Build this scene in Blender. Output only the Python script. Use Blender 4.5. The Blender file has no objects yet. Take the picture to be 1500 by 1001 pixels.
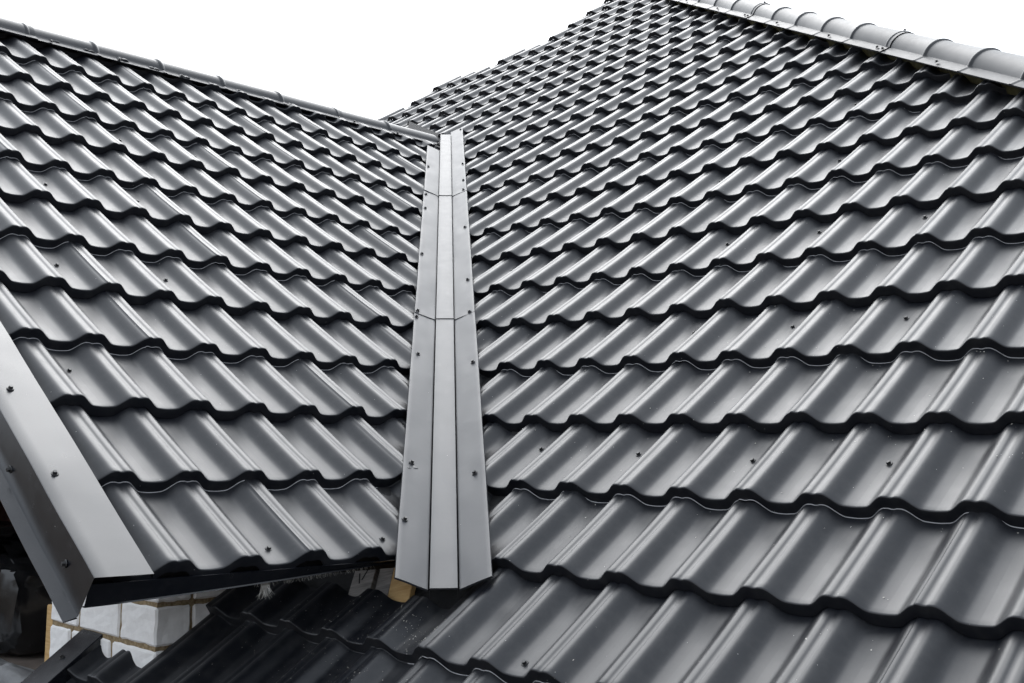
import bpy, bmesh, math, random
import numpy as np
from mathutils import Vector, Matrix, noise

random.seed(7)
SC = bpy.context.scene
COL = SC.collection

# ------------------------------------------------------------------ camera
CAM = Vector((1.47559467, -2.36968637, 0.09757784))
RV = Vector((0.72817512, 0.68517841, 0.01707432))
UV = Vector((0.0492371, -0.0771418, 0.99580362))
FV = Vector((-0.68362029, 0.72427873, 0.08990894))
cd = bpy.data.cameras.new("camera")
cam = bpy.data.objects.new("camera", cd)
COL.objects.link(cam)
cam.matrix_world = Matrix(((RV.x, UV.x, -FV.x, CAM.x), (RV.y, UV.y, -FV.y, CAM.y),
                           (RV.z, UV.z, -FV.z, CAM.z), (0, 0, 0, 1)))
cd.sensor_width = 36.0
cd.lens = 1673.57 / 1500 * 36
cd.clip_start = 0.05
cd.clip_end = 3000
SC.camera = cam
FPX = 1673.57

# ------------------------------------------------------------------ sky (overcast)
SUN_EL, SUN_AZ = math.radians(46), math.radians(-48)      # behind thin cloud, ahead of the camera
world = bpy.data.worlds.new("World")
SC.world = world
world.use_nodes = True
wn, wl = world.node_tree.nodes, world.node_tree.links
for n in list(wn):
    wn.remove(n)
sky = wn.new('ShaderNodeTexSky')
sky.sky_type = 'NISHITA'
sky.sun_disc = False
sky.sun_elevation = SUN_EL
sky.sun_rotation = SUN_AZ
sky.air_density = 1.0
sky.dust_density = 9.0
hs = wn.new('ShaderNodeHueSaturation')
hs.inputs['Saturation'].default_value = 0.15
hs.inputs['Value'].default_value = 0.10
wl.new(sky.outputs[0], hs.inputs['Color'])
tc = wn.new('ShaderNodeTexCoord')
nz = wn.new('ShaderNodeTexNoise')
nz.inputs['Scale'].default_value = 2.2
nz.inputs['Detail'].default_value = 4
wl.new(tc.outputs['Generated'], nz.inputs['Vector'])
cr = wn.new('ShaderNodeValToRGB')
cr.color_ramp.elements[0].position = 0.30
cr.color_ramp.elements[0].color = (0.58, 0.645, 0.74, 1)
cr.color_ramp.elements[1].position = 0.60
cr.color_ramp.elements[1].color = (0.83, 0.91, 1.01, 1)
wl.new(nz.outputs['Fac'], cr.inputs['Fac'])
mx = wn.new('ShaderNodeMix')
mx.data_type = 'RGBA'
mx.inputs['Factor'].default_value = 0.60              # thick cloud over the blue
wl.new(hs.outputs['Color'], mx.inputs['A'])
wl.new(cr.outputs['Color'], mx.inputs['B'])
bg = wn.new('ShaderNodeBackground')
bg.inputs['Strength'].default_value = 1.0
wl.new(mx.outputs['Result'], bg.inputs['Color'])
wo = wn.new('ShaderNodeOutputWorld')
wl.new(bg.outputs[0], wo.inputs['Surface'])

sd = bpy.data.lights.new("sun", 'SUN')
sd.energy = 0.85
sd.angle = math.radians(66)
sd.color = (0.94, 0.97, 1.0)
sun = bpy.data.objects.new("sun", sd)
COL.objects.link(sun)
_d = Vector((math.sin(SUN_AZ) * math.cos(SUN_EL), math.cos(SUN_AZ) * math.cos(SUN_EL), math.sin(SUN_EL)))
sun.rotation_euler = _d.to_track_quat('Z', 'Y').to_euler()
sun.location = (0, 0, 20)

SC.view_settings.view_transform = 'Standard'
SC.view_settings.look = 'None'
SC.view_settings.exposure = 1.18
SC.view_settings.gamma = 1.0
SC.render.engine = 'CYCLES'
SC.cycles.max_bounces = 8
SC.cycles.glossy_bounces = 5
SC.cycles.caustics_reflective = False
SC.cycles.caustics_refractive = False

# ------------------------------------------------------------------ materials
def base_mat(name):
    m = bpy.data.materials.new(name)
    m.use_nodes = True
    nt = m.node_tree
    return m, nt.nodes, nt.links, nt.nodes['Principled BSDF']

def add(nodes, kind, **kw):
    n = nodes.new(kind)
    for k, v in kw.items():
        if k in n.inputs:
            n.inputs[k].default_value = v
        else:
            setattr(n, k, v)
    return n

def paint(name, col, rough, ior=1.6, wave=0.0, wave_scale=3.0, specks=0.25, dust=0.05, grain=0.04, coat=0.0, tilt=0.0):
    """coated sheet steel: grain, faint handling marks, dust specks; everything in world space"""
    m, N, L, b = base_mat(name)
    geo = add(N, 'ShaderNodeNewGeometry')
    P = geo.outputs['Position']
    big = add(N, 'ShaderNodeTexNoise', Scale=1.7, Detail=3.0)
    L.new(P, big.inputs['Vector'])
    fine = add(N, 'ShaderNodeTexNoise', Scale=420.0, Detail=2.0)
    L.new(P, fine.inputs['Vector'])
    mid = add(N, 'ShaderNodeTexNoise', Scale=26.0, Detail=5.0, Roughness=0.65)
    L.new(P, mid.inputs['Vector'])
    # dust: lighter film in blotches
    dr = add(N, 'ShaderNodeMapRange')
    dr.inputs['From Min'].default_value = 0.45
    dr.inputs['From Max'].default_value = 0.80
    dr.inputs['To Max'].default_value = dust
    L.new(mid.outputs['Fac'], dr.inputs['Value'])
    c1 = add(N, 'ShaderNodeMix', data_type='RGBA')
    c1.inputs['A'].default_value = (*col, 1)
    c1.inputs['B'].default_value = (0.30, 0.29, 0.27, 1)
    L.new(dr.outputs['Result'], c1.inputs['Factor'])
    # specks
    vo = add(N, 'ShaderNodeTexVoronoi', Scale=46.0)
    L.new(P, vo.inputs['Vector'])
    ls = add(N, 'ShaderNodeMath', operation='LESS_THAN')
    ls.inputs[1].default_value = 0.045
    L.new(vo.outputs['Distance'], ls.inputs[0])
    sep = add(N, 'ShaderNodeSeparateColor')
    L.new(vo.outputs['Color'], sep.inputs['Color'])
    g2 = add(N, 'ShaderNodeMath', operation='LESS_THAN')
    g2.inputs[1].default_value = specks
    L.new(sep.outputs['Red'], g2.inputs[0])
    mm = add(N, 'ShaderNodeMath', operation='MULTIPLY')
    L.new(ls.outputs[0], mm.inputs[0]); L.new(g2.outputs[0], mm.inputs[1])
    c2 = add(N, 'ShaderNodeMix', data_type='RGBA')
    c2.inputs['B'].default_value = (0.42, 0.41, 0.39, 1)
    L.new(c1.outputs['Result'], c2.inputs['A'])
    L.new(mm.outputs[0], c2.inputs['Factor'])
    L.new(c2.outputs['Result'], b.inputs['Base Color'])
    # roughness
    rr = add(N, 'ShaderNodeMapRange')
    rr.inputs['To Min'].default_value = rough - 0.05
    rr.inputs['To Max'].default_value = rough + 0.06
    L.new(mid.outputs['Fac'], rr.inputs['Value'])
    L.new(rr.outputs['Result'], b.inputs['Roughness'])
    b.inputs['IOR'].default_value = ior
    if coat:
        b.inputs['Coat Weight'].default_value = coat
        b.inputs['Coat Roughness'].default_value = 0.12
    bp = add(N, 'ShaderNodeBump', Strength=grain, Distance=0.0006)
    L.new(fine.outputs['Fac'], bp.inputs['Height'])
    last = bp
    if wave:
        wv = add(N, 'ShaderNodeTexNoise', Scale=wave_scale, Detail=2.0)
        L.new(P, wv.inputs['Vector'])
        b2 = add(N, 'ShaderNodeBump', Strength=1.0, Distance=wave)
        L.new(wv.outputs['Fac'], b2.inputs['Height'])
        L.new(bp.outputs[0], b2.inputs['Normal'])
        last = b2
    L.new(last.outputs[0], b.inputs['Normal'])
    return m

def rough_mat(name, col, col2, scale=20.0, rough=0.85, bump=0.004, spec=0.3, detail=6.0, stretch=None):
    m, N, L, b = base_mat(name)
    geo = add(N, 'ShaderNodeNewGeometry')
    src = geo.outputs['Position']
    if stretch:
        mp = add(N, 'ShaderNodeMapping')
        mp.inputs['Scale'].default_value = stretch
        tcx = add(N, 'ShaderNodeTexCoord')
        L.new(tcx.outputs['Object'], mp.inputs['Vector'])
        src = mp.outputs['Vector']
    nz = add(N, 'ShaderNodeTexNoise', Scale=scale, Detail=detail, Roughness=0.6)
    L.new(src, nz.inputs['Vector'])
    r = add(N, 'ShaderNodeValToRGB')
    r.color_ramp.elements[0].position = 0.32
    r.color_ramp.elements[0].color = (*col, 1)
    r.color_ramp.elements[1].position = 0.70
    r.color_ramp.elements[1].color = (*col2, 1)
    L.new(nz.outputs['Fac'], r.inputs['Fac'])
    L.new(r.outputs['Color'], b.inputs['Base Color'])
    b.inputs['Roughness'].default_value = rough
    b.inputs['Specular IOR Level'].default_value = spec
    bp = add(N, 'ShaderNodeBump', Strength=0.6, Distance=bump)
    L.new(nz.outputs['Fac'], bp.inputs['Height'])
    L.new(bp.outputs[0], b.inputs['Normal'])
    return m

ANTH = (0.0038, 0.0048, 0.0080)
M_TILE = paint("anthracite_tile_paint", ANTH, 0.44, ior=1.52, wave=0.0012, wave_scale=5.0)
M_TRIM = paint("anthracite_trim_paint", ANTH, 0.25, ior=1.52, wave=0.004, wave_scale=2.6, specks=0.05, dust=0.03)
M_FLASH = paint("anthracite_flashing_paint", (0.029, 0.031, 0.036), 0.50, ior=1.46, wave=0.004, wave_scale=2.6, specks=0.05, dust=0.04)
M_CAP = paint("anthracite_cap_paint", ANTH, 0.47, ior=1.52, wave=0.002, wave_scale=3.0, specks=0.04, dust=0.04)
M_EDGE = rough_mat("bare_cut_edge", (0.30, 0.30, 0.31), (0.42, 0.42, 0.43), 60, 0.5, 0.0002, 0.5)
M_SCREW = paint("black_screw_paint", (0.010, 0.010, 0.011), 0.5, specks=0.0, dust=0.0)
M_BLACK = rough_mat("black_underlay", (0.010, 0.010, 0.011), (0.02, 0.02, 0.021), 40, 0.8)
M_WBRICK = rough_mat("white_silicate_brick", (0.80, 0.785, 0.77), (0.89, 0.88, 0.865), 45, 0.9, 0.0008)
M_MORTAR = rough_mat("tan_mortar", (0.15, 0.105, 0.055), (0.36, 0.28, 0.17), 90, 0.95, 0.006)
M_RBRICK = rough_mat("dark_red_brick", (0.16, 0.062, 0.04), (0.28, 0.13, 0.085), 30, 0.95, 0.003)
M_DMORTAR = rough_mat("grey_mortar", (0.10, 0.095, 0.09), (0.16, 0.15, 0.14), 60, 0.95, 0.004)
M_WOODY = rough_mat("fresh_pine", (0.42, 0.25, 0.09), (0.62, 0.42, 0.20), 14, 0.75, 0.001, stretch=(1, 1, 9))
M_WOODG = rough_mat("grey_weathered_board", (0.15, 0.14, 0.135), (0.30, 0.285, 0.27), 16, 0.85, 0.001, stretch=(1, 1, 9))
M_WOODD = rough_mat("dark_stained_timber", (0.035, 0.014, 0.010), (0.07, 0.028, 0.018), 14, 0.8, 0.001)
M_EARTH = rough_mat("earth", (0.045, 0.034, 0.024), (0.095, 0.075, 0.055), 0.9, 0.95, 0.03)
M_CONC = rough_mat("dusty_concrete", (0.13, 0.105, 0.09), (0.24, 0.20, 0.17), 6, 0.95, 0.004)
M_FILM = rough_mat("grey_translucent_film", (0.34, 0.34, 0.345), (0.55, 0.55, 0.55), 8, 0.35, 0.01, 0.5)
M_FIBRE = rough_mat("torn_white_membrane", (0.30, 0.29, 0.27), (0.55, 0.54, 0.50), 60, 0.9, 0.001)
M_SWARF = rough_mat("metal_swarf", (0.35, 0.33, 0.28), (0.7, 0.68, 0.62), 200, 0.35, 0.0005, 0.8)
M_BWRAP = paint("black_plastic", (0.010, 0.010, 0.011), 0.16, specks=0.05, dust=0.05)

# ------------------------------------------------------------------ helpers
def link(o):
    COL.objects.link(o)
    return o

def mesh_from(name, verts, faces, mat, smooth=False, sharp_angle=None):
    me = bpy.data.meshes.new(name)
    me.from_pydata([tuple(v) for v in verts], [], faces)
    me.materials.append(mat)
    if smooth:
        me.polygons.foreach_set('use_smooth', [True] * len(me.polygons))
        if sharp_angle:
            me.set_sharp_from_angle(angle=math.radians(sharp_angle))
    me.update()
    return me

def bm_mesh(name, bm, mat, smooth=False, sharp_angle=None):
    me = bpy.data.meshes.new(name)
    bm.to_mesh(me)
    bm.free()
    me.materials.append(mat)
    if smooth:
        me.polygons.foreach_set('use_smooth', [True] * len(me.polygons))
        if sharp_angle:
            me.set_sharp_from_angle(angle=math.radians(sharp_angle))
    return me

def empty(name, loc, label=None, cat=None, group=None):
    o = bpy.data.objects.new(name, None)
    o.location = loc
    o.empty_display_size = 0.1
    link(o)
    if label: o['label'] = label
    if cat: o['category'] = cat; o['kind'] = 'thing'
    if group: o['group'] = group
    return o

def child(name, me, parent, world=None):
    """part of `parent`; world: matrix in world space (parents are never rotated)"""
    o = bpy.data.objects.new(name, me)
    link(o)
    o.parent = parent
    w = world if world is not None else Matrix.Identity(4)
    off = Vector((0, 0, 0))
    q = parent
    while q is not None:
        off += q.location if q.type == 'EMPTY' else Vector((0, 0, 0))
        q = q.parent
    o.matrix_parent_inverse = Matrix.Translation(-off)
    o.matrix_basis = w
    return o

def sub(name, me, parent, world):
    """sub-part: parent is a mesh child whose matrix_basis is its world matrix"""
    o = bpy.data.objects.new(name, me)
    link(o)
    o.parent = parent
    o.matrix_parent_inverse = parent.matrix_basis.inverted()
    o.matrix_basis = world
    return o

def thing(name, me, label, cat, group=None, world=None):
    o = bpy.data.objects.new(name, me)
    link(o)
    if world is not None:
        o.matrix_world = world
    o['label'] = label
    o['category'] = cat
    if group: o['group'] = group
    return o

def struct(name, me):
    o = link(bpy.data.objects.new(name, me))
    o['kind'] = 'structure'
    return o

def box_bm(bm, x0, x1, y0, y1, z0, z1, bevel=0.0):
    vs = [bm.verts.new(c) for c in ((x0, y0, z0), (x1, y0, z0), (x1, y1, z0), (x0, y1, z0),
                                    (x0, y0, z1), (x1, y0, z1), (x1, y1, z1), (x0, y1, z1))]
    fs = [bm.faces.new([vs[i] for i in f]) for f in ((0, 3, 2, 1), (4, 5, 6, 7), (0, 1, 5, 4), (1, 2, 6, 5), (2, 3, 7, 6), (3, 0, 4, 7))]
    if bevel:
        es = {e for f in fs for e in f.edges}
        bmesh.ops.bevel(bm, geom=list(es), offset=bevel, segments=1, affect='EDGES')

def basis(ex, ey, ez, o):
    return Matrix(((ex.x, ey.x, ez.x, o.x), (ex.y, ey.y, ez.y, o.y), (ex.z, ey.z, ez.z, o.z), (0, 0, 0, 1)))

def project(X):
    d = X - CAM
    z = d.dot(FV)
    return (750 + FPX * d.dot(RV) / z, 500.5 - FPX * d.dot(UV) / z, z)

# ------------------------------------------------------------------ roof geometry (metres)
W = 0.1833                        # rib pitch
S_M, S_L = 0.319958, 0.326573     # course length of the two slopes
PM, PL = 0.64217639, 0.60638423   # pitches
XM = Vector((1, 0, 0)); YM = Vector((0, math.cos(PM), math.sin(PM))); NM = XM.cross(YM)
OM = Vector((0, 0, 0))
XL = Vector((0, 1, 0)); YL = Vector((-math.cos(PL), 0, math.sin(PL))); NL = XL.cross(YL)
OL = Vector((-1.5934603, -1.01873982, 0.39038532))
assert NM.z > 0 and NL.z > 0
H = 0.0335                        # rib height
RISE = 0.031                      # step height between courses
VP0 = Vector((-0.59032714, -0.40824298, -0.30533806))   # valley line, on the crest planes
VD = Vector((-0.6535976, 0.60607483, 0.45330286))
VL = NL.cross(VD); VL = VL if VL.dot(YL) > 0 or VL.x < 0 else -VL
VL = VL.normalized()
if VL.dot(Vector((-1, -1, 0))) < 0: VL = -VL             # from the valley up the wing slope
VM = NM.cross(VD).normalized()
if VM.dot(Vector((1, 1, 0))) < 0: VM = -VM               # from the valley up the main slope

def pM(i, j, h=0.0): return OM + XM * (i * W) + YM * (j * S_M) + NM * h
def pL(k, j, h=0.0): return OL + XL * (k * W) + YL * (j * S_L) + NL * h

# hip of the main roof: lower flange edge of the cap lies on this line
HIP_A = Vector((-0.069, 1.956, 1.476)); HIP_B = Vector((-2.918, 4.225, 3.173))
HD = (HIP_A - HIP_B).normalized()                        # downhill
HE = NM.cross(HD).normalized()                           # in the main plane, away from the slope
if HE.dot(Vector((1, 1, 0))) < 0: HE = -HE
HIP_R, HIP_PHI, HIP_F = 0.078, math.radians(4), 0.050
_s = Vector((-HD.y, HD.x, 0)).normalized()
_s = _s if _s.dot(HE) < 0 else -_s
HIP_SD = HIP_R * math.cos(HIP_PHI) / (-HE).dot(_s)       # where the round part leaves the flange, along the slope
HIP_O = HIP_A + HE * (HIP_SD + HIP_F)                     # on the hip axis

# ------------------------------------------------------------------ tile shape
def sstep(a, b, x):
    t = min(1, max(0, (x - a) / (b - a)))
    return t * t * (3 - 2 * t)

def prof(u):
    """height of the rolled profile at u pitches from the crest (0 on the crest, -H in the trough)"""
    a = abs(u)
    z = -H * (0.82 * sstep(0.098, 0.352, a) + 0.18 * sstep(0.15, 0.50, a))
    z += -0.0022 * (1 - sstep(0.010, 0.060, a))           # groove between the two beads of the crest
    return z

US = [-.5, -.46, -.42, -.385, -.355, -.32, -.285, -.25, -.215, -.18, -.155, -.132, -.112, -.092, -.075, -.058, -.042, -.028, -.014]
US = US + [0.0] + [-u for u in reversed(US)]

def tile_mesh(name, s, kind, lap):
    """front edge at y=0, upper end at y=s; kind 'step' (pressed step, filleted foot) or 'lap' (sheet end over the next sheet)"""
    rows = []                                              # (y, dz) from the foot of the riser over the nose up to the top
    if kind == 'step':
        rows += [(-0.0034, -RISE + 0.0004), (-0.0034, -RISE + 0.0016), (-0.0020, -RISE + 0.0022), (-0.0016, -RISE + 0.0040), (-0.0010, -RISE * 0.5)]
    else:
        rows += [(0.0030, -RISE + 0.0020), (-0.0026, -RISE + 0.0020), (-0.0020, -RISE * 0.5)]
    rows += [(-0.0002, -0.0036), (0.0004, -0.0016), (0.0018, -0.0005), (0.0050, -0.0002)]
    for t in (0.06, 0.15, 0.3, 0.5, 0.7, 0.85, 0.95, 1.03):
        rows.append((t * s, -RISE * t - 0.0015 * math.sin(math.pi * min(1, t))))
    verts, faces = [], []
    n = len(US)
    for (y, dz) in rows:
        for u in US:
            z = prof(u) + dz
            if lap:                                         # the next sheet's edge rides up on this crest
                z += 0.0036 * (1 - sstep(0.10, 0.42, u)) if u > -0.10 else 0.0
            verts.append((u * W, y, z))
    for r in range(len(rows) - 1):
        for c in range(n - 1):
            a = r * n + c
            faces.append((a, a + 1, a + n + 1, a + n))
    me = mesh_from(name, verts, faces, M_TILE, True, 40)
    me.materials.append(M_EDGE)
    if kind == 'step':
        me.polygons.foreach_set('material_index', [1 if k < 2 * (n - 1) else 0 for k in range(len(faces))])
    return me

TM = {}
for side, s in (('M', S_M), ('L', S_L)):
    for kind in ('step', 'lap'):
        for lap in (False, True):
            TM[side, kind, lap] = tile_mesh("tile", s, kind, lap)

def clipped(me, mat_w, planes):
    """copy of a tile cut by world planes (co, no): the side no points to goes"""
    bm = bmesh.new()
    bm.from_mesh(me)
    inv = mat_w.inverted()
    n0 = len(bm.faces)
    for co, no in planes:
        lco = inv @ co
        lno = (inv.to_3x3() @ no).normalized()
        geom = bm.verts[:] + bm.edges[:] + bm.faces[:]
        bmesh.ops.bisect_plane(bm, geom=geom, dist=1e-5, plane_co=lco, plane_no=lno, clear_outer=True)
    if len(bm.faces) == 0:
        bm.free(); return None
    if len(bm.faces) == n0:
        bm.free(); return me
    out = bpy.data.meshes.new("tile")
    bm.to_mesh(out); bm.free()
    out.materials.clear(); out.materials.append(M_TILE); out.materials.append(M_EDGE)
    out.polygons.foreach_set('use_smooth', [True] * len(out.polygons))
    out.set_sharp_from_angle(angle=math.radians(50))
    return out

def jitter(seed_a, seed_b):
    r = random.Random(seed_a * 7919 + seed_b * 104729 + 13)
    return r.uniform(-0.003, 0.003), r.uniform(-0.0008, 0.0008), 0.0

def corners_inside(mat, s, test):
    return [test(mat @ Vector((x * W, y * s, -0.03))) for x in (-.5, .5) for y in (0, 1)]

# the ragged, still uncapped far edge of the main roof: first rib of each course
LEFT = {11: -27, 12: -29, 13: -31, 14: -33, 15: -33, 16: -32, 17: -32, 18: -29, 19: -27, 20: -27, 21: -27, 22: -27, 23: -27}

# ------------------------------------------------------------------ main roof
main_roof = empty("main_roof", (0.6, -1.1, -0.95), "large hipped slope of dark grey wavy metal tiles rising beside the valley, far edge uncapped", "roof")
wing_roof = empty("wing_roof", (-0.8, -0.9, -0.25), "smaller gable slope of grey metal tiles with round ridge cap, overhanging the white bricks", "roof")

entries = []
for j in range(-5, 24):
    par = 'step' if j % 2 == 0 else 'lap'
    for i in range(-36, 24):
        a, b, c = jitter(1, j // 2)
        m = basis(XM, YM, NM, pM(i, j) + YM * a + NM * b + XM * c * 0.5)
        cen = pM(i, j + 0.5)
        planes = []
        # hip
        d_hip = (cen - HIP_O).dot(HE)
        if d_hip > 0.22: continue
        if d_hip > -0.25: planes.append((HIP_O - HE * 0.03, HE))
        # valley and what lies left of it
        d_val = (cen - VP0).dot(VM)
        t_val = (cen - VP0).dot(VD)
        if j >= -1:
            if t_val < 5.75 and cen.x > -4.35:
                if d_val < -0.16: continue
                if d_val < 0.22: planes.append((VP0 + VM * 0.075, -VM))
            else:
                if j < 11: continue
                if i < LEFT.get(j, -27): continue
        elif j == -2:
            if i < -8: continue
            if i == -8: planes.append((Vector((-1.49, 0, 0)), Vector((-1, 0, 0))))
            if i <= -4: planes.append((pM(0, -1.45), YM))
        else:
            if i < -10: continue
            if j == -3 and i <= -9: planes.append((Vector((0, -0.66, 0)), Vector((0, 1, 0))))
        lap = (i + 3 * (j // 2 % 2)) % 6 == 0
        me = TM['M', par, lap]
        if planes:
            me = clipped(me, m, planes)
            if me is None: continue
        px = [project(pM(i + x, j + y)) for x, y in ((-.5, 0), (.5, 0), (.5, 1), (-.5, 1))]
        area = 0.5 * abs(sum(px[k][0] * px[(k + 1) % 4][1] - px[(k + 1) % 4][0] * px[k][1] for k in range(4)))
        cx = sum(q[0] for q in px) / 4; cy = sum(q[1] for q in px) / 4
        if min(q[2] for q in px) < 0.3 or not (-40 < cx < 1540 and -40 < cy < 1040): area = 0
        entries.append((area, me, m))
entries.sort(key=lambda e: -e[0])
for area, me, m in entries[:300]:
    child("tile", me, main_roof, m)
allv, allf, alli, off = [], [], [], 0
for area, me, m in entries[300:]:
    if area == 0 and me.users > 60 and False: continue
    co = np.empty(len(me.vertices) * 3, dtype=np.float64); me.vertices.foreach_get('co', co)
    co = co.reshape(-1, 3)
    A = np.array(m)
    allv.append(co @ A[:3, :3].T + A[:3, 3])
    allf += [tuple(v + off for v in p.vertices) for p in me.polygons]
    alli += [p.material_index for p in me.polygons]
    off += len(co)
fme = mesh_from("far_tiles", np.concatenate(allv).tolist(), allf, M_TILE, True, 40)
fme.materials.append(M_EDGE)
fme.polygons.foreach_set('material_index', alli)
far = child("far_tiles", fme, main_roof)
far['kind'] = 'stuff'

# ------------------------------------------------------------------ wing roof tiles
RIDGE_J = 9.28
for j in range(-3, 10):
    par = 'step' if j % 2 == 0 else 'lap'
    for k in range(-1, 24):
        a, b, c = jitter(100, j // 2)
        if j == -3: a, b = 0, 0
        m = basis(XL, YL, NL, pL(k, j) + YL * a + NL * b + XL * c * 0.5)
        cen = pL(k, j + 0.5)
        d_val = (cen - VP0).dot(VL)
        if d_val < -0.16: continue
        planes = []
        if d_val < 0.22: planes.append((VP0 + VL * 0.075, -VL))
        if j >= 8: planes.append((pL(0, RIDGE_J), YL))
        if k == -1: planes.append((pL(-1.12, 0), -XL))
        lap = (k + 3 * (j // 2 % 2)) % 6 == 2
        me = TM['L', par, lap]
        if planes:
            me = clipped(me, m, planes)
            if me is None: continue
        child("tile", me, wing_roof, m)

# ------------------------------------------------------------------ boarding below the tiles
def slab(name, pts, n, up, thick, mat):
    v = [p + n * up for p in pts] + [p + n * (up - thick) for p in pts]
    k = len(pts)
    f = [tuple(range(k)), tuple(reversed(range(k, 2 * k)))] + [(a, a + k, (a + 1) % k + k, (a + 1) % k) for a in range(k)]
    me = mesh_from(name, v, f, mat)
    bm = bmesh.new(); bm.from_mesh(me); bmesh.ops.recalc_face_normals(bm, faces=bm.faces); bm.to_mesh(me); bm.free()
    return me

def on_main(x, y): return Vector((x, y, y * math.tan(PM)))
def hip_x(y):                                    # x of the hip at plan depth y
    t = (y - HIP_O.y) / HD.y
    return HIP_O.x + HD.x * t
val = lambda x: VP0.y + (x - VP0.x) * VD.y / VD.x
APEX_Y = 5.93
deck_pts = [on_main(-1.93, -1.34), on_main(hip_x(-1.34) - .1, -1.34), on_main(hip_x(APEX_Y) - .1, APEX_Y),
            on_main(-4.85, 5.3), on_main(-5.75, 4.25), on_main(-5.8, 3.2), on_main(-4.5, 2.9), on_main(-4.2, val(-4.2)),
            on_main(-1.49, val(-1.49)), on_main(-1.49, -0.68), on_main(-1.93, -0.68)]
child("roof_deck", slab("roof_deck", deck_pts, NM, -0.072, 0.05, M_BLACK), main_roof)
# the slope on the other side of the hip, out of sight
NE = Vector((-NM.y, 0, NM.z))
e_pts = []
for y in (-1.34, APEX_Y):
    e_pts.append(on_main(hip_x(y), y))
top = e_pts[1]; low = e_pts[0]
child("roof_deck", slab("roof_deck", [low, Vector((low.x, 9.0, low.z)), Vector((top.x, 9.0, top.z)), top], NE, -0.06, 0.05, M_TILE), main_roof)

def on_wing(x, y): return Vector((x, y, OL.z - (x - OL.x) * math.tan(PL)))
RX = pL(0, RIDGE_J).x                             # plan position of the wing's ridge
valy = lambda x: VP0.y + (x - VP0.x) * VD.y / VD.x
wdeck = [on_wing(-0.83, -1.19), on_wing(-0.83, valy(-0.83) - .05), on_wing(RX + .02, valy(RX) - .05), on_wing(RX + .02, -1.19)]
child("roof_deck", slab("roof_deck", wdeck, NL, -0.072, 0.05, M_BLACK), wing_roof)
zr = on_wing(RX, 0).z
bw = [Vector((RX - .02, -1.2, zr)), Vector((RX - .02, 3.2, zr)), Vector((2 * RX + 0.83, 3.2, on_wing(-0.83, 0).z)), Vector((2 * RX + 0.83, -1.2, on_wing(-0.83, 0).z))]
child("roof_deck", slab("roof_deck", bw, Vector((-NL.x, 0, NL.z)), -0.04, 0.05, M_TILE), wing_roof)

# ------------------------------------------------------------------ screws
def screw_mesh():
    bm = bmesh.new()
    bmesh.ops.create_cone(bm, cap_ends=True, segments=14, radius1=0.0092, radius2=0.0082, depth=0.0022, matrix=Matrix.Translation((0, 0, 0.0011)))
    bmesh.ops.create_cone(bm, cap_ends=True, segments=6, radius1=0.0056, radius2=0.0050, depth=0.0062, matrix=Matrix.Translation((0, 0, 0.0053)))
    return bm_mesh("screw", bm, M_SCREW)
SCREW = screw_mesh()

def screw_mat(o, n, rnd):
    t = n.orthogonal().normalized()
    n2 = (n + t * rnd.uniform(-.12, .12) + n.cross(t) * rnd.uniform(-.12, .12)).normalized()
    q = n2.to_track_quat('Z', 'Y').to_matrix().to_4x4()
    return Matrix.Translation(o) @ q @ Matrix.Rotation(rnd.uniform(0, 1.0), 4, 'Z')

rs = random.Random(3)
def tile_h(f):                                     # trough height at fraction f of a course, measured from its front
    return -H - RISE * f - 0.0015 * math.sin(math.pi * f)
m_screws = [(-4.5, .67), (-2.46, .62), (-.42, .56), (1.55, .57), (3.5, .58),
            (-7.4, 2.64), (-5.4, 2.64), (-3.4, 2.66), (-1.46, 2.66), (.47, 2.68), (2.5, 2.66),
            (-10.55, 4.69), (-8.4, 4.70), (-6.4, 4.64), (-4.53, 4.68), (-2.5, 4.70), (-.45, 4.74), (1.5, 4.7),
            (-1.51, -1.86), (-12.5, 6.7), (-9.5, 6.72), (-6.5, 6.68), (-3.5, 6.7), (-12.6, 8.7), (-7.5, 8.72), (-4.5, 8.7)]
for i, j in m_screws:
    f = j - math.floor(j)
    child("screw", SCREW, main_roof, screw_mat(pM(i, j, tile_h(f)), NM, rs))
l_screws = [(.42, -.38), (1.45, 1.56), (3.52, 1.54), (5.4, 1.5), (7.4, 1.5), (2.48, 3.56), (4.45, 3.54), (6.43, 3.54), (8.42, 3.54), (10.4, 3.52),
            (1.55, -2.8), (3.55, -2.77), (9.5, 5.55), (7.5, 5.54), (5.5, 5.55)]
for k, j in l_screws:
    f = j - math.floor(j)
    child("screw", SCREW, wing_roof, screw_mat(pL(k, j, tile_h(f)), NL, rs))

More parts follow.
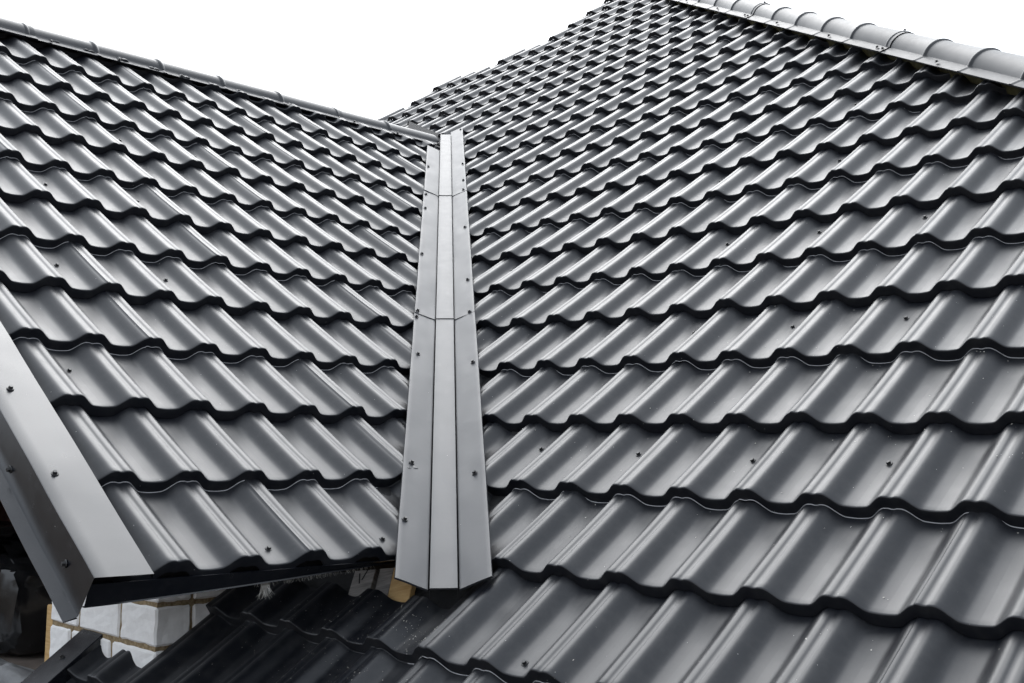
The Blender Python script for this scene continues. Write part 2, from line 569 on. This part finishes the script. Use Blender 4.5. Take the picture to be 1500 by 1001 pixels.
# ------------------------------------------------------------------ round caps on hip and ridge
def cap_section(name, axis, side, up, slope_a, slope_b, length, beads, lift, R, phi, F):
    """round cap along `axis` from the origin; slope_a/b: unit vectors down the two flanges (cross-section)"""
    da = Vector((slope_a.dot(side), slope_a.dot(up)))
    db = Vector((slope_b.dot(side), slope_b.dot(up)))
    na = Vector((-da.y, da.x)); na = na if na.y > 0 else -na
    nb = Vector((-db.y, db.x)); nb = nb if nb.y > 0 else -nb
    sd_ = R * math.cos(phi) / abs(da.x)
    cen = Vector((0, -(R * math.sin(phi) + sd_ * abs(da.y))))
    def ring(z, bead):
        h = lift * z / length
        r = R + h + bead
        hb_ = h + bead * 0.45
        fl = sd_ + F
        seq = [da * fl - na * 0.004, da * fl + na * hb_, da * (fl - 0.004) + na * (hb_ + 0.001), da * (sd_ + 0.012) + na * hb_, da * (sd_ + 0.005) + na * (hb_ + 0.001)]
        k = 22
        a0 = phi + 0.03; a1 = math.pi - a0
        for q in range(k + 1):
            t = a0 + (a1 - a0) * q / k
            seq.append(cen + Vector((math.cos(t), math.sin(t))) * r)
        seq += [db * (sd_ + 0.005) + nb * (hb_ + 0.001), db * (sd_ + 0.012) + nb * hb_, db * fl + nb * hb_, db * fl - nb * 0.004]
        return [axis * z + side * q.x + up * q.y for q in seq]
    zs = [(0.0, 0.0)]
    for bz in beads:
        for dz, hh in ((-0.020, 0), (-0.0145, .0008), (-0.0100, .0050), (-0.0045, .0075), (0.0, .0080), (0.0045, .0075), (0.0100, .0050), (0.0145, .0008), (0.020, 0)):
            z = bz + dz
            if 0 < z < length: zs.append((z, hh))
    zs.append((length, 0.0))
    zs.sort()
    verts, faces = [], []
    for z, hh in zs:
        rg = ring(z, hh)
        n = len(rg)
        verts += rg
    for r in range(len(zs) - 1):
        for c in range(n - 1):
            a = r * n + c
            faces.append((a, a + n, a + n + 1, a + 1))
    me = mesh_from(name, verts, faces, M_CAP, True, 40)
    bm = bmesh.new(); bm.from_mesh(me)
    bmesh.ops.recalc_face_normals(bm, faces=bm.faces)
    bm.to_mesh(me); bm.free()
    return me

# hip: bead positions along the hip measured from HIP_A's foot point, uphill negative
hip_side = Vector((-HD.y, HD.x, 0)).normalized()
if hip_side.dot(HE) > 0: hip_side = -hip_side            # towards the main slope
hip_up = HD.cross(hip_side).normalized()
if hip_up.z < 0: hip_up = -hip_up
sa = -HE
sb = sa - 2 * hip_side * sa.dot(hip_side)
hb = [(Vector(q) - HIP_A).dot(HD) for q in ((-.069, 1.956, 1.476), (-.348, 2.179, 1.643), (-.631, 2.402, 1.809), (-.904, 2.615, 1.968), (-1.203, 2.86, 2.152),
      (-1.498, 3.093, 2.326), (-1.776, 3.312, 2.489), (-2.046, 3.525, 2.649), (-2.323, 3.75, 2.818), (-2.622, 3.985, 2.993), (-2.918, 4.225, 3.173))]
step_h = (hb[0] - hb[-1]) / 10
J0 = hb[3]                                                # a joint of two cap lengths
for sct in range(-2, 4):
    z0 = J0 + step_h * 5 * sct                            # each length starts on a joint and runs downhill
    beads = [0.012] + [step_h * q for q in range(1, 5)] + [step_h * 5 - 0.0]
    org = HIP_O + HD * (z0 - 0.03) + hip_up * 0.009
    length = step_h * 5 + 0.08
    me = cap_section("hip_cap", HD, hip_side, hip_up, sa, sb, length, [b_ + 0.03 for b_ in beads[:-1]], 0.0045, HIP_R, HIP_PHI, HIP_F)
    cap = child("hip_cap", me, main_roof, Matrix.Translation(org))
    for q in range(0, 5):
        for dz in ((0.0, 0.06) if q == 0 else (0.5 * step_h,) if q % 2 else ()):
            o = org + HD * (step_h * q + dz + 0.01) + sa * (HIP_SD + HIP_F * 0.62) + NM * 0.009
            sub("screw", SCREW, cap, screw_mat(o, NM, rs))
    if True:
        o = org + HD * 0.035 + hip_up * (HIP_R * (1 - math.sin(HIP_PHI)) - HIP_SD * abs(sa.dot(hip_up)) + 0.008)
        sub("screw", SCREW, cap, screw_mat(o, hip_up, rs))

# ridge of the wing, running away from the camera to the valley head
rA = Vector((-3.905, -0.35, 2.012)) + YL * 0.06 - NL * 0.022; rB = Vector((-4.015, 2.60, 2.078)) + YL * 0.06 - NL * 0.022
RDR = (rB - rA).normalized()
rsd = Vector((1, 0, 0)); rsd = (rsd - RDR * rsd.dot(RDR)).normalized()
rup = rsd.cross(RDR).normalized()
if rup.z < 0: rup = -rup
sla = (-YL - RDR * (-YL).dot(RDR)).normalized()
slb = sla - 2 * rsd * sla.dot(rsd)
RID_R, RID_PHI, RID_F = 0.086, math.radians(9), 0.040
RID_SD = RID_R * math.cos(RID_PHI) / abs(sla.dot(rsd))
ridge_o = rA - sla * (RID_SD + RID_F)
def ry(y): return (y - rA.y) / RDR.y
rb = [ry(v) for v in (-.066, .31, .69, 1.079, 1.487, 1.907, 2.353)]
secs = [(ry(-1.26), rb[0], [ry(-1.26) + .38, ry(-1.26) + .76]), (rb[0], rb[5], rb[0:5]), (rb[5], ry(2.80), rb[5:7])]
for n, (z0, z1, bs) in enumerate(secs):
    org = ridge_o + RDR * (z0 - 0.03)
    me = cap_section("ridge_cap", RDR, rsd, rup, sla, slb, z1 - z0 + (0.08 if n < 2 else 0.03), [b_ - z0 + 0.03 + (0.012 if b_ == z0 else 0) for b_ in bs], 0.0045, RID_R, RID_PHI, RID_F)
    cap = child("ridge_cap", me, wing_roof, Matrix.Translation(org))
    z = z0 + 0.12
    while z < z1:
        o = ridge_o + RDR * z + sla * (RID_SD + RID_F * 0.7) + NL * 0.005
        sub("screw", SCREW, cap, screw_mat(o, NL, rs))
        z += 0.37
# fillers that close the waves under the cap flanges
def filler(name, o0, o1, down, nrm, d0, d1, parent, mat):
    v = []
    for o in (o0, o1):
        for d_ in (d0, d1):
            for h_ in (-0.068, 0.002):
                v.append(o + down * d_ + nrm * h_)
    f = [(0, 1, 3, 2), (4, 6, 7, 5), (0, 4, 5, 1), (2, 3, 7, 6), (0, 2, 6, 4), (1, 5, 7, 3)]
    child(name, mesh_from(name, v, f, mat), parent)
M_FOAM = rough_mat("olive_foam", (0.03, 0.027, 0.012), (0.10, 0.085, 0.03), 30, 0.95, 0.004)
filler("hip_filler", HIP_O - HD * 6.2, HIP_O + HD * 5.0, sa, NM, HIP_SD - 0.04, HIP_SD, main_roof, M_FOAM)
filler("ridge_filler", ridge_o + RDR * ry(-1.2), ridge_o + RDR * ry(2.72), sla, NL, RID_SD - 0.05, RID_SD - 0.01, wing_roof, M_BLACK)

# ------------------------------------------------------------------ valley flashing
valley = empty("valley_flashing", VP0 + VD * 0.05, "flat grey sheet metal valley strip between the two tiled slopes, in overlapping lengths", "flashing")
vup = (NL + NM).normalized()
vside = (VM - VL); vside = (vside - VD * vside.dot(VD)).normalized()
def dent(o, amp, sc):
    return noise.noise(o * sc) * amp + noise.noise(o * sc * 3.1) * amp * 0.35

def flange_mesh(t0, t1, direc, nrm, a0, a1, h, screws):
    nt, na = max(8, int((t1 - t0) / 0.045)), 9
    verts, faces = [], []
    cols = [(-1, 0.0)] + [(0, a0 + (a1 - a0) * c / (na - 1)) for c in range(na)] + [(1, 0.0), (2, 0.0)]
    n = len(cols)
    for r in range(nt + 1):
        t = t0 + (t1 - t0) * r / nt
        for kind, a in cols:
            if kind == -1: a = a0 - 0.001
            if kind > 0: a = a1 + 0.002
            o = VP0 + VD * t + direc * a
            hh = h + dent(o, 0.0028, 5.0) * sstep(a0, a0 + 0.03, a)
            for ts, as_ in screws:
                d2 = ((t - ts) / 0.05) ** 2 + ((a - as_) / 0.03) ** 2
                hh -= 0.0030 * math.exp(-d2)
            if kind == 2: hh -= 0.007
            if kind == -1: hh -= 0.004
            if kind == 1: hh -= 0.0008
            verts.append(o + nrm * hh)
    for r in range(nt):
        for c in range(n - 1):
            a = r * n + c
            faces.append((a, a + 1, a + n + 1, a + n))
    # front hem
    base = len(verts)
    for c in range(n):
        verts.append(verts[c] - nrm * 0.006 + VD * 0.001)
    for c in range(n - 1):
        faces.append((c, base + c, base + c + 1, c + 1))
    return verts, faces

def strip_mesh(t0, t1, h):
    hw = 0.0400
    nt = max(8, int((t1 - t0) / 0.06))
    verts, faces = [], []
    n = 8
    for r in range(nt + 1):
        t = t0 + (t1 - t0) * r / nt
        c0 = VP0 + VD * t
        l = c0 + VL * hw + NL * 0.004
        m = c0 + VM * hw + NM * 0.004
        lift = 0.010 + h
        for f, u in ((0, -0.022), (0, lift - 0.0004), (0.012, lift), (0.35, lift), (0.65, lift), (0.988, lift), (1, lift - 0.0004), (1, -0.022)):
            o = l.lerp(m, f)
            w = dent(o + Vector((3, 1, 2)), 0.0010, 4.0) if 0.2 < f < 0.8 else 0
            verts.append(o + vup * (u + w))
    for r in range(nt):
        for c in range(n - 1):
            a = r * n + c
            faces.append((a, a + 1, a + n + 1, a + n))
    base = len(verts)
    for c in range(n):
        verts.append(verts[c] - vup * 0.006 + VD * 0.001)
    for c in range(n - 1):
        faces.append((c, base + c, base + c + 1, c + 1))
    return verts, faces

sl_all = [(4.447, .118), (3.794, .120), (3.511, .118), (2.708, .120), (1.95, .122), (1.886, .124), (1.516, .108), (.673, .107), (.339, .117)]
sr_all = [(4.522, .119), (4.111, .118), (3.9, .114), (3.163, .111), (2.348, .111), (1.945, .112), (1.432, .113), (.61, .100), (5.56, .118)]
lv = []
for t in (0.42, 5.9):
    c0 = VP0 + VD * t
    lv += [c0 + VL * 0.26 - NL * 0.064, c0 - vup * 0.062, c0 + VM * 0.26 - NM * 0.064]
child("valley_light_seal", mesh_from("valley_light_seal", lv, [(0, 1, 4, 3), (1, 2, 5, 4)], M_BLACK), valley)  # added sheet, stops sky light leaking between the two decks
SEG = [(0.05, 1.96), (1.93, 3.89), (3.86, 5.50)]
def fixup(v, f, mat, name):
    me = mesh_from(name, v, f, mat, True, 30)
    bm = bmesh.new(); bm.from_mesh(me); bmesh.ops.recalc_face_normals(bm, faces=bm.faces); bm.to_mesh(me); bm.free()
    me.set_sharp_from_angle(angle=math.radians(30))
    return me
for n, (t0, t1) in enumerate(SEG):
    h = 0.004 + 0.0030 * n
    rt1 = 5.62 if n == 2 else t1
    lt1 = 5.02 if n == 2 else t1
    for direc, nrm, scr, tt in ((VL, NL, sl_all, lt1), (VM, NM, sr_all, rt1)):
        mine = [(t, a) for t, a in scr if t0 <= t < tt - 0.03]
        v, f = flange_mesh(t0, tt, direc, nrm, 0.0450, 0.131, h, mine)
        fl = child("flange", fixup(v, f, M_FLASH, "flange"), valley)
        for t, a in mine:
            sub("screw", SCREW, fl, screw_mat(VP0 + VD * t + direc * a + nrm * (h - 0.001), nrm, rs))
    v, f = strip_mesh(t0 - 0.006, t1, 0.0028 * n)
    child("centre_strip", fixup(v, f, M_FLASH, "centre_strip"), valley)

# ------------------------------------------------------------------ verge trim on the wing's gable edge
def sheet_profile(pts, path_a, path_b, nseg, name, wob=0.0, mat=None):
    """pts: offsets (vectors) of an open profile, swept from path_a to path_b"""
    verts, faces = [], []
    n = len(pts)
    for r in range(nseg + 1):
        o = path_a.lerp(path_b, r / nseg)
        for k, q in enumerate(pts):
            p_ = o + q
            verts.append(p_ + Vector((0, 0, 1)) * (dent(p_, wob, 4.0) if 0 < k < n - 1 else 0))
    for r in range(nseg):
        for c in range(n - 1):
            a = r * n + c
            faces.append((a, a + 1, a + n + 1, a + n))
    return fixup(verts, faces, mat or M_TRIM, name)

kA, kB = -0.45, -1.165
vA, vB = pL(kB, -3.13, 0.006), pL(kB, 9.3, 0.006)
w_in = (kA - kB) * W
DN = -NL; OUT = Vector((0, -1, 0))
prof_v = [XL * w_in - NL * 0.012, XL * w_in, XL * (w_in * .75), XL * (w_in * .5), XL * (w_in * .25), XL * 0.001 + NL * .0, DN * 0.001 + OUT * .002,
          DN * 0.03 + OUT * 0.003, DN * 0.06 + OUT * .0035, DN * 0.100 + OUT * 0.004, DN * 0.102 + OUT * 0.005, DN * 0.113 + OUT * 0.032, DN * 0.115 + OUT * .031, DN * 0.106 + OUT * .004]
trim = child("verge_trim", sheet_profile(prof_v, vA, vB, 60, "verge_trim", 0.0026), wing_roof)
for k, j in ((-.89, -.99), (-.95, -2.05), (-.9, .4), (-.9, 1.8)):
    sub("screw", SCREW, trim, screw_mat(pL(k, j, 0.007), NL, rs))
for x, z in ((-1.171, 0.021), (-.874, -.168), (-1.5, .26)):
    sub("screw", SCREW, trim, screw_mat(Vector((x, -1.2365, z)), OUT, rs))

# eave plate under the wing's lowest course
fa = Vector((-0.80, -1.222, 0)); fb = Vector((-0.80, -0.36, 0))
verts, faces = [], []
nseg = 24
for r in range(nseg + 1):
    f = r / nseg
    o = fa.lerp(fb, f)
    zb = -0.254 + 0.042 * f ** 1.3
    for q in ((-0.03, -0.205), (0.006, -0.205), (-0.012, zb + 0.003), (-0.010, zb), (-0.03, zb + 0.001)):
        verts.append(Vector((o.x + q[0] + dent(o, .001, 5), o.y, q[1])))
for r in range(nseg):
    for c in range(4):
        a = r * 5 + c
        faces.append((a, a + 1, a + 6, a + 5))
child("eave_plate", fixup(verts, faces, M_TRIM, "eave_plate"), wing_roof)

# ------------------------------------------------------------------ verge trim of the main roof by the white bricks
ta, tb = pM(-10.56, -5.0, 0.004), pM(-10.56, -2.5, 0.004)
tw = 0.132
prof_t = [-NM * 0.06, -NM * 0.002, XM * 0.002 + NM * 0.0, XM * (tw * .5) + NM * .0015, XM * (tw - .002), XM * tw - NM * 0.002, XM * tw - NM * 0.038]
trim2 = child("verge_trim", sheet_profile(prof_t, ta, tb, 30, "verge_trim", 0.0006), main_roof)
sub("screw", SCREW, trim2, screw_mat(pM(-10.2, -2.92, 0.005), NM, rs))
sub("screw", SCREW, trim2, screw_mat(pM(-10.2, -4.2, 0.005), NM, rs))

# ------------------------------------------------------------------ white brick pier under the gable
pier = empty("brick_pier", (-1.8, -0.5, -1.30), "white brick corner with tan mortar under the overhanging wing eave", "wall")
def brick_mesh(lx, ly, lz, mat, seed, bev=0.006, rough=0.0015):
    bm = bmesh.new()
    box_bm(bm, -lx / 2, lx / 2, -ly / 2, ly / 2, -lz / 2, lz / 2, bev)
    if rough > 0.0018:
        bmesh.ops.subdivide_edges(bm, edges=[e for e in bm.edges if e.calc_length() > 0.03], cuts=5, use_grid_fill=True)
    for v in bm.verts:
        q = v.co * 38 + Vector((seed * 1.7, seed * .3, 0))
        v.co += Vector((noise.noise(q), noise.noise(q + Vector((9, 0, 0))), noise.noise(q + Vector((0, 9, 0))))) * rough * 1.6
    return bm_mesh("brick", bm, mat)
CZ, JT = 0.122, 0.013
z_bed = -0.4935
bvar = {}
def put_brick(parent, x0, x1, y0, y1, z0, z1, mat, tag_):
    key = (round(x1 - x0, 3), round(y1 - y0, 3), round(z1 - z0, 3), tag_, random.randrange(2))
    if key not in bvar:
        bvar[key] = brick_mesh(x1 - x0, y1 - y0, z1 - z0, mat, len(bvar) * 7 + 1, 0.006, 0.0019)
    child("brick", bvar[key], parent, Matrix.Translation(((x0 + x1) / 2, (y0 + y1) / 2, (z0 + z1) / 2)))
random.seed(5)
for c in range(-6, 2):
    z0 = z_bed + c * CZ + JT / 2
    z1 = z0 + CZ - JT
    if c % 2 == 0:
        xs = [(-1.492, -1.690), (-1.703, -1.945), (-1.958, -2.14)]
        ys = [(-0.547, -0.36), (-0.347, -0.17)]
    else:
        xs = [(-1.492, -1.738), (-1.751, -1.995), (-2.008, -2.14)]
        ys = [(-0.547, -0.301), (-0.288, -0.17)]
    for a, b_ in xs:
        put_brick(pier, b_, a, -0.667, -0.555, z0, z1, M_WBRICK, 'w')
    for a, b_ in ys:
        put_brick(pier, -1.612, -1.492, a, b_, z0, z1, M_WBRICK, 'w')
bm = bmesh.new()
box_bm(bm, -2.136, -1.498, -0.661, -0.545, -1.25, -0.245)
box_bm(bm, -1.606, -1.498, -0.5449, -0.175, -1.25, -0.245)
child("mortar", bm_mesh("mortar", bm, M_MORTAR), pier)

# ------------------------------------------------------------------ boards, scraps under the eave beside the valley foot
def board(name, a, b_, width, thick, wdir, mat, label, cat, group=None):
    ax = (b_ - a).normalized()
    wd = (wdir - ax * wdir.dot(ax)).normalized()
    nn = ax.cross(wd)
    bm = bmesh.new()
    L_ = (b_ - a).length
    box_bm(bm, -width / 2, width / 2, -thick / 2, thick / 2, 0, L_, 0.0015)
    return thing(name, bm_mesh(name, bm, mat), label, cat, group, basis(wd, nn, ax, a))
yb = -0.345
wdir = Vector((1, 0.1, 0))
board("board", Vector((-0.842, yb + .01, -.34)), Vector((-0.93, -0.20, -0.14)), 0.075, 0.02, wdir, M_WOODY, "fresh yellow pine board end beside the foot of the valley strip", "board")
board("board", Vector((-0.925, yb + .02, -.34)), Vector((-1.01, -0.19, -0.14)), 0.05, 0.02, wdir, M_WOODG, "narrow grey board end next to the yellow pine board", "board")
marked = board("board", Vector((-0.995, yb, -.34)), Vector((-1.08, -0.20, -0.14)), 0.075, 0.02, wdir, M_WOODG, "wider grey board end marked with a dark stroke, under the eave", "board")

for q, (x, z, ang) in enumerate(((0.004, 0.085, 0.35), (-0.012, 0.075, -0.25))):
    bm = bmesh.new()
    box_bm(bm, -0.002, 0.002, -0.0106, 0.0106, -0.018, 0.018)
    mk = link(bpy.data.objects.new("pencil_mark", bm_mesh("pencil_mark", bm, M_BLACK)))
    mk.parent = marked
    mk.matrix_basis = Matrix.Translation((x, 0, z)) @ Matrix.Rotation(ang, 4, 'Y')

# ------------------------------------------------------------------ loft under the wing
bm = bmesh.new()
box_bm(bm, -7.6, -1.96, -1.22, 4.2, -0.95, -0.78)
struct("loft_floor", bm_mesh("loft_floor", bm, M_CONC))
bm = bmesh.new()
v = [Vector(q) for q in ((-7.4, 0, -0.78), (-3.3, 0, -0.78), (-3.3, 0, 1.15), (RX, 0, zr - .25), (-7.4, 0, -.28))]
me = slab("gable_light_blocker", [q + Vector((0, -0.667, 0)) for q in v], Vector((0, -1, 0)), 0, 0.1, M_RBRICK)  # unseen infill, added to shut out daylight and keep the loft dark
struct("gable_light_blocker", me)
back = empty("loft_wall", (-5.6, 0.8, -0.78), "dim dark red brick wall inside the loft under the gable", "wall")
rb_var = [brick_mesh(0.25, 0.10, 0.065, M_RBRICK, q, 0.004, 0.0015) for q in range(4)]
for c in range(0, 19):
    for q in range(0, 13):
        x = -7.1 + q * 0.262 + (0.131 if c % 2 else 0)
        z = -0.78 + 0.038 + c * 0.077
        child("brick", rb_var[(c * 5 + q * 3) % 4], back, Matrix.Translation((x, 0.80, z)))
bm = bmesh.new()
box_bm(bm, -7.3, -2.2, 0.765, 0.86, -0.78, 0.70)
child("mortar", bm_mesh("mortar", bm, M_DMORTAR), back)
bm = bmesh.new()
box_bm(bm, -2.205, -2.145, -0.65, -0.56, -0.78, -0.445, 0.003)
thing("timber_stud", bm_mesh("timber_stud", bm, M_WOODY), "short yellow timber stud standing against the white brick edge", "timber")
bm = bmesh.new()
box_bm(bm, -0.055, 0.055, -0.055, 0.055, 0, 1.75, 0.004)
thing("timber_post", bm_mesh("timber_post", bm, M_WOODD), "dark stained upright timber post inside the loft", "post", None, Matrix.Translation((-3.62, -0.15, -0.78)))

def lumpy(name, cx, cy, cz, sx, sy, sz, amp, seed, mat, sq=0.45):
    bm = bmesh.new()
    bmesh.ops.create_icosphere(bm, subdivisions=4, radius=1)
    for v_ in bm.verts:
        d_ = v_.co.normalized()
        q = Vector([math.copysign(abs(t) ** sq, t) for t in d_])
        n_ = noise.noise(d_ * 2.3 + Vector((seed, 0, 0))) * amp + noise.noise(d_ * 6.1 + Vector((0, seed, 0))) * amp * .5
        q *= 1 + n_
        v_.co = Vector((q.x * sx, q.y * sy, max(-1, q.z) * sz))
    return bm_mesh(name, bm, mat, True, 35), Matrix.Translation((cx, cy, cz))
me, mt = lumpy("wrapped_bundle", -3.38, -0.28, -0.58, 0.36, 0.16, 0.20, 0.10, 3, M_BWRAP)
thing("wrapped_bundle", me, "low bundle in black shiny plastic lying on the loft floor", "bundle", None, mt)
# stack of spare tile offcuts on the bundle: glossy black waves
st = empty("tile_stack", (-3.38, -0.28, -0.38), "stack of spare black glossy tile sheets on the plastic bundle", "sheets")
for q in range(5):
    verts, faces = [], []
    nn = 40
    for r in range(2):
        for c in range(nn + 1):
            u = c / nn * 2.4
            verts.append((c / nn * 0.44 - 0.22, -0.16 + r * 0.34, prof(((u + .5) % 1) - .5) * 1.1))
    faces = [(c, c + 1, c + nn + 2, c + nn + 1) for c in range(nn)]
    child("sheet", mesh_from("sheet", verts, faces, M_BWRAP, True, 50), st,
          Matrix.Translation((-3.36 + q * 0.012, -0.30 + q * .01, -0.335 + q * 0.016)) @ Matrix.Rotation(0.3 + q * 0.05, 4, 'Z'))

# crumpled film at the threshold
verts, faces = [], []
na, nb_ = 40, 30
for r in range(nb_ + 1):
    for c in range(na + 1):
        x = -3.45 + 1.3 * c / na; y = -1.15 + 0.75 * r / nb_
        q = Vector((x, y, 0))
        z = -0.765 + abs(noise.noise(q * 5)) * 0.07 + abs(noise.noise(q * 13 + Vector((4, 0, 0)))) * 0.035
        ed = min(c, na - c, r, nb_ - r) / 6
        z = -0.775 + (z + 0.775) * min(1, ed)
        verts.append((x + noise.noise(q * 4 + Vector((0, 9, 0))) * .04, y + noise.noise(q * 4 + Vector((7, 0, 0))) * .04, z))
for r in range(nb_):
    for c in range(na):
        a = r * (na + 1) + c
        faces.append((a, a + 1, a + na + 2, a + na + 1))
thing("plastic_sheet", mesh_from("plastic_sheet", verts, faces, M_FILM, True, 40), "crumpled pale plastic sheet on the floor by the dark opening", "plastic sheet")

# ------------------------------------------------------------------ frayed membrane under the eave, swarf on the lower tiles
rf = random.Random(11)
verts, faces = [], []
def strand(o, d, ln, w):
    side = d.orthogonal().normalized() * w
    p = o.copy(); k0 = len(verts)
    seg = 4
    for s_ in range(seg + 1):
        wv = side * (1 - s_ / seg * .8)
        verts.append(p - wv); verts.append(p + wv)
        d = (d + Vector((rf.uniform(-.4, .4), rf.uniform(-.4, .4), rf.uniform(-.4, .25)))).normalized()
        p = p + d * (ln / seg)
    for s_ in range(seg):
        a = k0 + 2 * s_
        faces.append((a, a + 1, a + 3, a + 2))
for q in range(260):
    f = rf.random()
    y = -0.80 + f * 0.36
    zb = -0.254 + 0.042 * ((y + 1.222) / 0.862) ** 1.3
    strand(Vector((-0.83 + rf.uniform(-.01, .01), y, zb + .006)), Vector((rf.uniform(-.2, .6), rf.uniform(-.5, .5), -1)), rf.uniform(.008, .022), 0.0006)
for q in range(60):
    y = -0.765 + rf.gauss(0, .006)
    strand(Vector((-0.83, y, -0.236)), Vector((rf.uniform(0, .3), rf.uniform(-.3, .2), -1)), rf.uniform(.02, .045), 0.001)
fr = link(bpy.data.objects.new("membrane_fibres", mesh_from("membrane_fibres", verts, faces, M_FIBRE)))
fr['kind'] = 'stuff'; fr['label'] = 'frayed pale fibres of torn roofing membrane hanging under the eave'; fr['category'] = 'fibres'

def tile_surface(i, j):
    jf = math.floor(j); f = j - jf
    u = ((i + .5) % 1) - .5
    return pM(i, j, prof(u) - RISE * f - 0.0015 * math.sin(math.pi * f) + 0.0005)
verts, faces = [], []
def chip(o, n, sz):
    t = n.orthogonal().normalized(); b_ = n.cross(t)
    a = rf.uniform(0, 6.28)
    e1 = (t * math.cos(a) + b_ * math.sin(a)); e2 = n.cross(e1)
    w = sz * rf.uniform(.25, .8)
    k0 = len(verts)
    for sx, sy, h in ((-1, -1, 0), (1, -1, 0.3), (1, 1, 0), (-1, 1, .5)):
        verts.append(o + e1 * sx * sz + e2 * sy * w + n * h * sz)
    faces.append((k0, k0 + 1, k0 + 2, k0 + 3))
for q in range(900):
    i = rf.gauss(-5.2, 1.4); j = rf.uniform(-3.4, -1.5)
    if i > -3.2 and rf.random() < .5: continue
    chip(tile_surface(i, j), NM, rf.choice((.0004, .0006, .0006, .0008, .0012)))
for q in range(240):
    i = rf.uniform(-6, 6); j = rf.uniform(-2.5, 3.2)
    if (pM(i, j) - VP0).dot(VM) < .15: continue
    chip(tile_surface(i, j), NM, rf.choice((.0006, .0008, .0011, .0018)))
for q in range(120):                                       # along the foot of the steps, where it gathers
    j = rf.choice((0, 1, 2, 3)) - rf.uniform(.03, .12); i = rf.uniform(-6, 5)
    if (pM(i, j) - VP0).dot(VM) < .15: continue
    chip(tile_surface(i, j), NM, rf.choice((.0007, .0010, .0016)))
for q in range(70):                                       # curl of debris below the valley foot
    a = rf.uniform(0, 1)
    i = -3.9 + a * 1.0 + rf.gauss(0, .06); j = -1.62 - 0.25 * math.sin(a * 3.14) + rf.gauss(0, .05)
    chip(tile_surface(i, j), NM, rf.choice((.0007, .0010, .0015)))
sw = link(bpy.data.objects.new("metal_swarf", mesh_from("metal_swarf", verts, faces, M_SWARF)))
sw['kind'] = 'stuff'; sw['label'] = 'fine metal cuttings and dust specks scattered over the lower tiles'; sw['category'] = 'swarf'

# ------------------------------------------------------------------ ground, with an added ring of hills
verts, faces = [], []
rings = [0, 8, 20, 35, 50, 65, 85, 110, 150, 220, 400, 900]
NA = 72
for r_ in rings:
    for a in range(NA):
        t = a / NA * 2 * math.pi
        x, y = r_ * math.cos(t), r_ * math.sin(t)
        h = sstep(35, 110, r_) * (9 + 3 * noise.noise(Vector((math.cos(t) * 2.5, math.sin(t) * 2.5, r_ * .01))))  # added hills, out of view: they block low sky and darken trim reflections
        h += noise.noise(Vector((x * .05, y * .05, 0))) * .5
        verts.append((x, y, -4.2 + h))
for r_ in range(len(rings) - 1):
    for a in range(NA):
        b_ = (a + 1) % NA
        faces.append((r_ * NA + a, (r_ + 1) * NA + a, (r_ + 1) * NA + b_, r_ * NA + b_))
struct("ground", mesh_from("ground", verts, faces, M_EARTH, True))
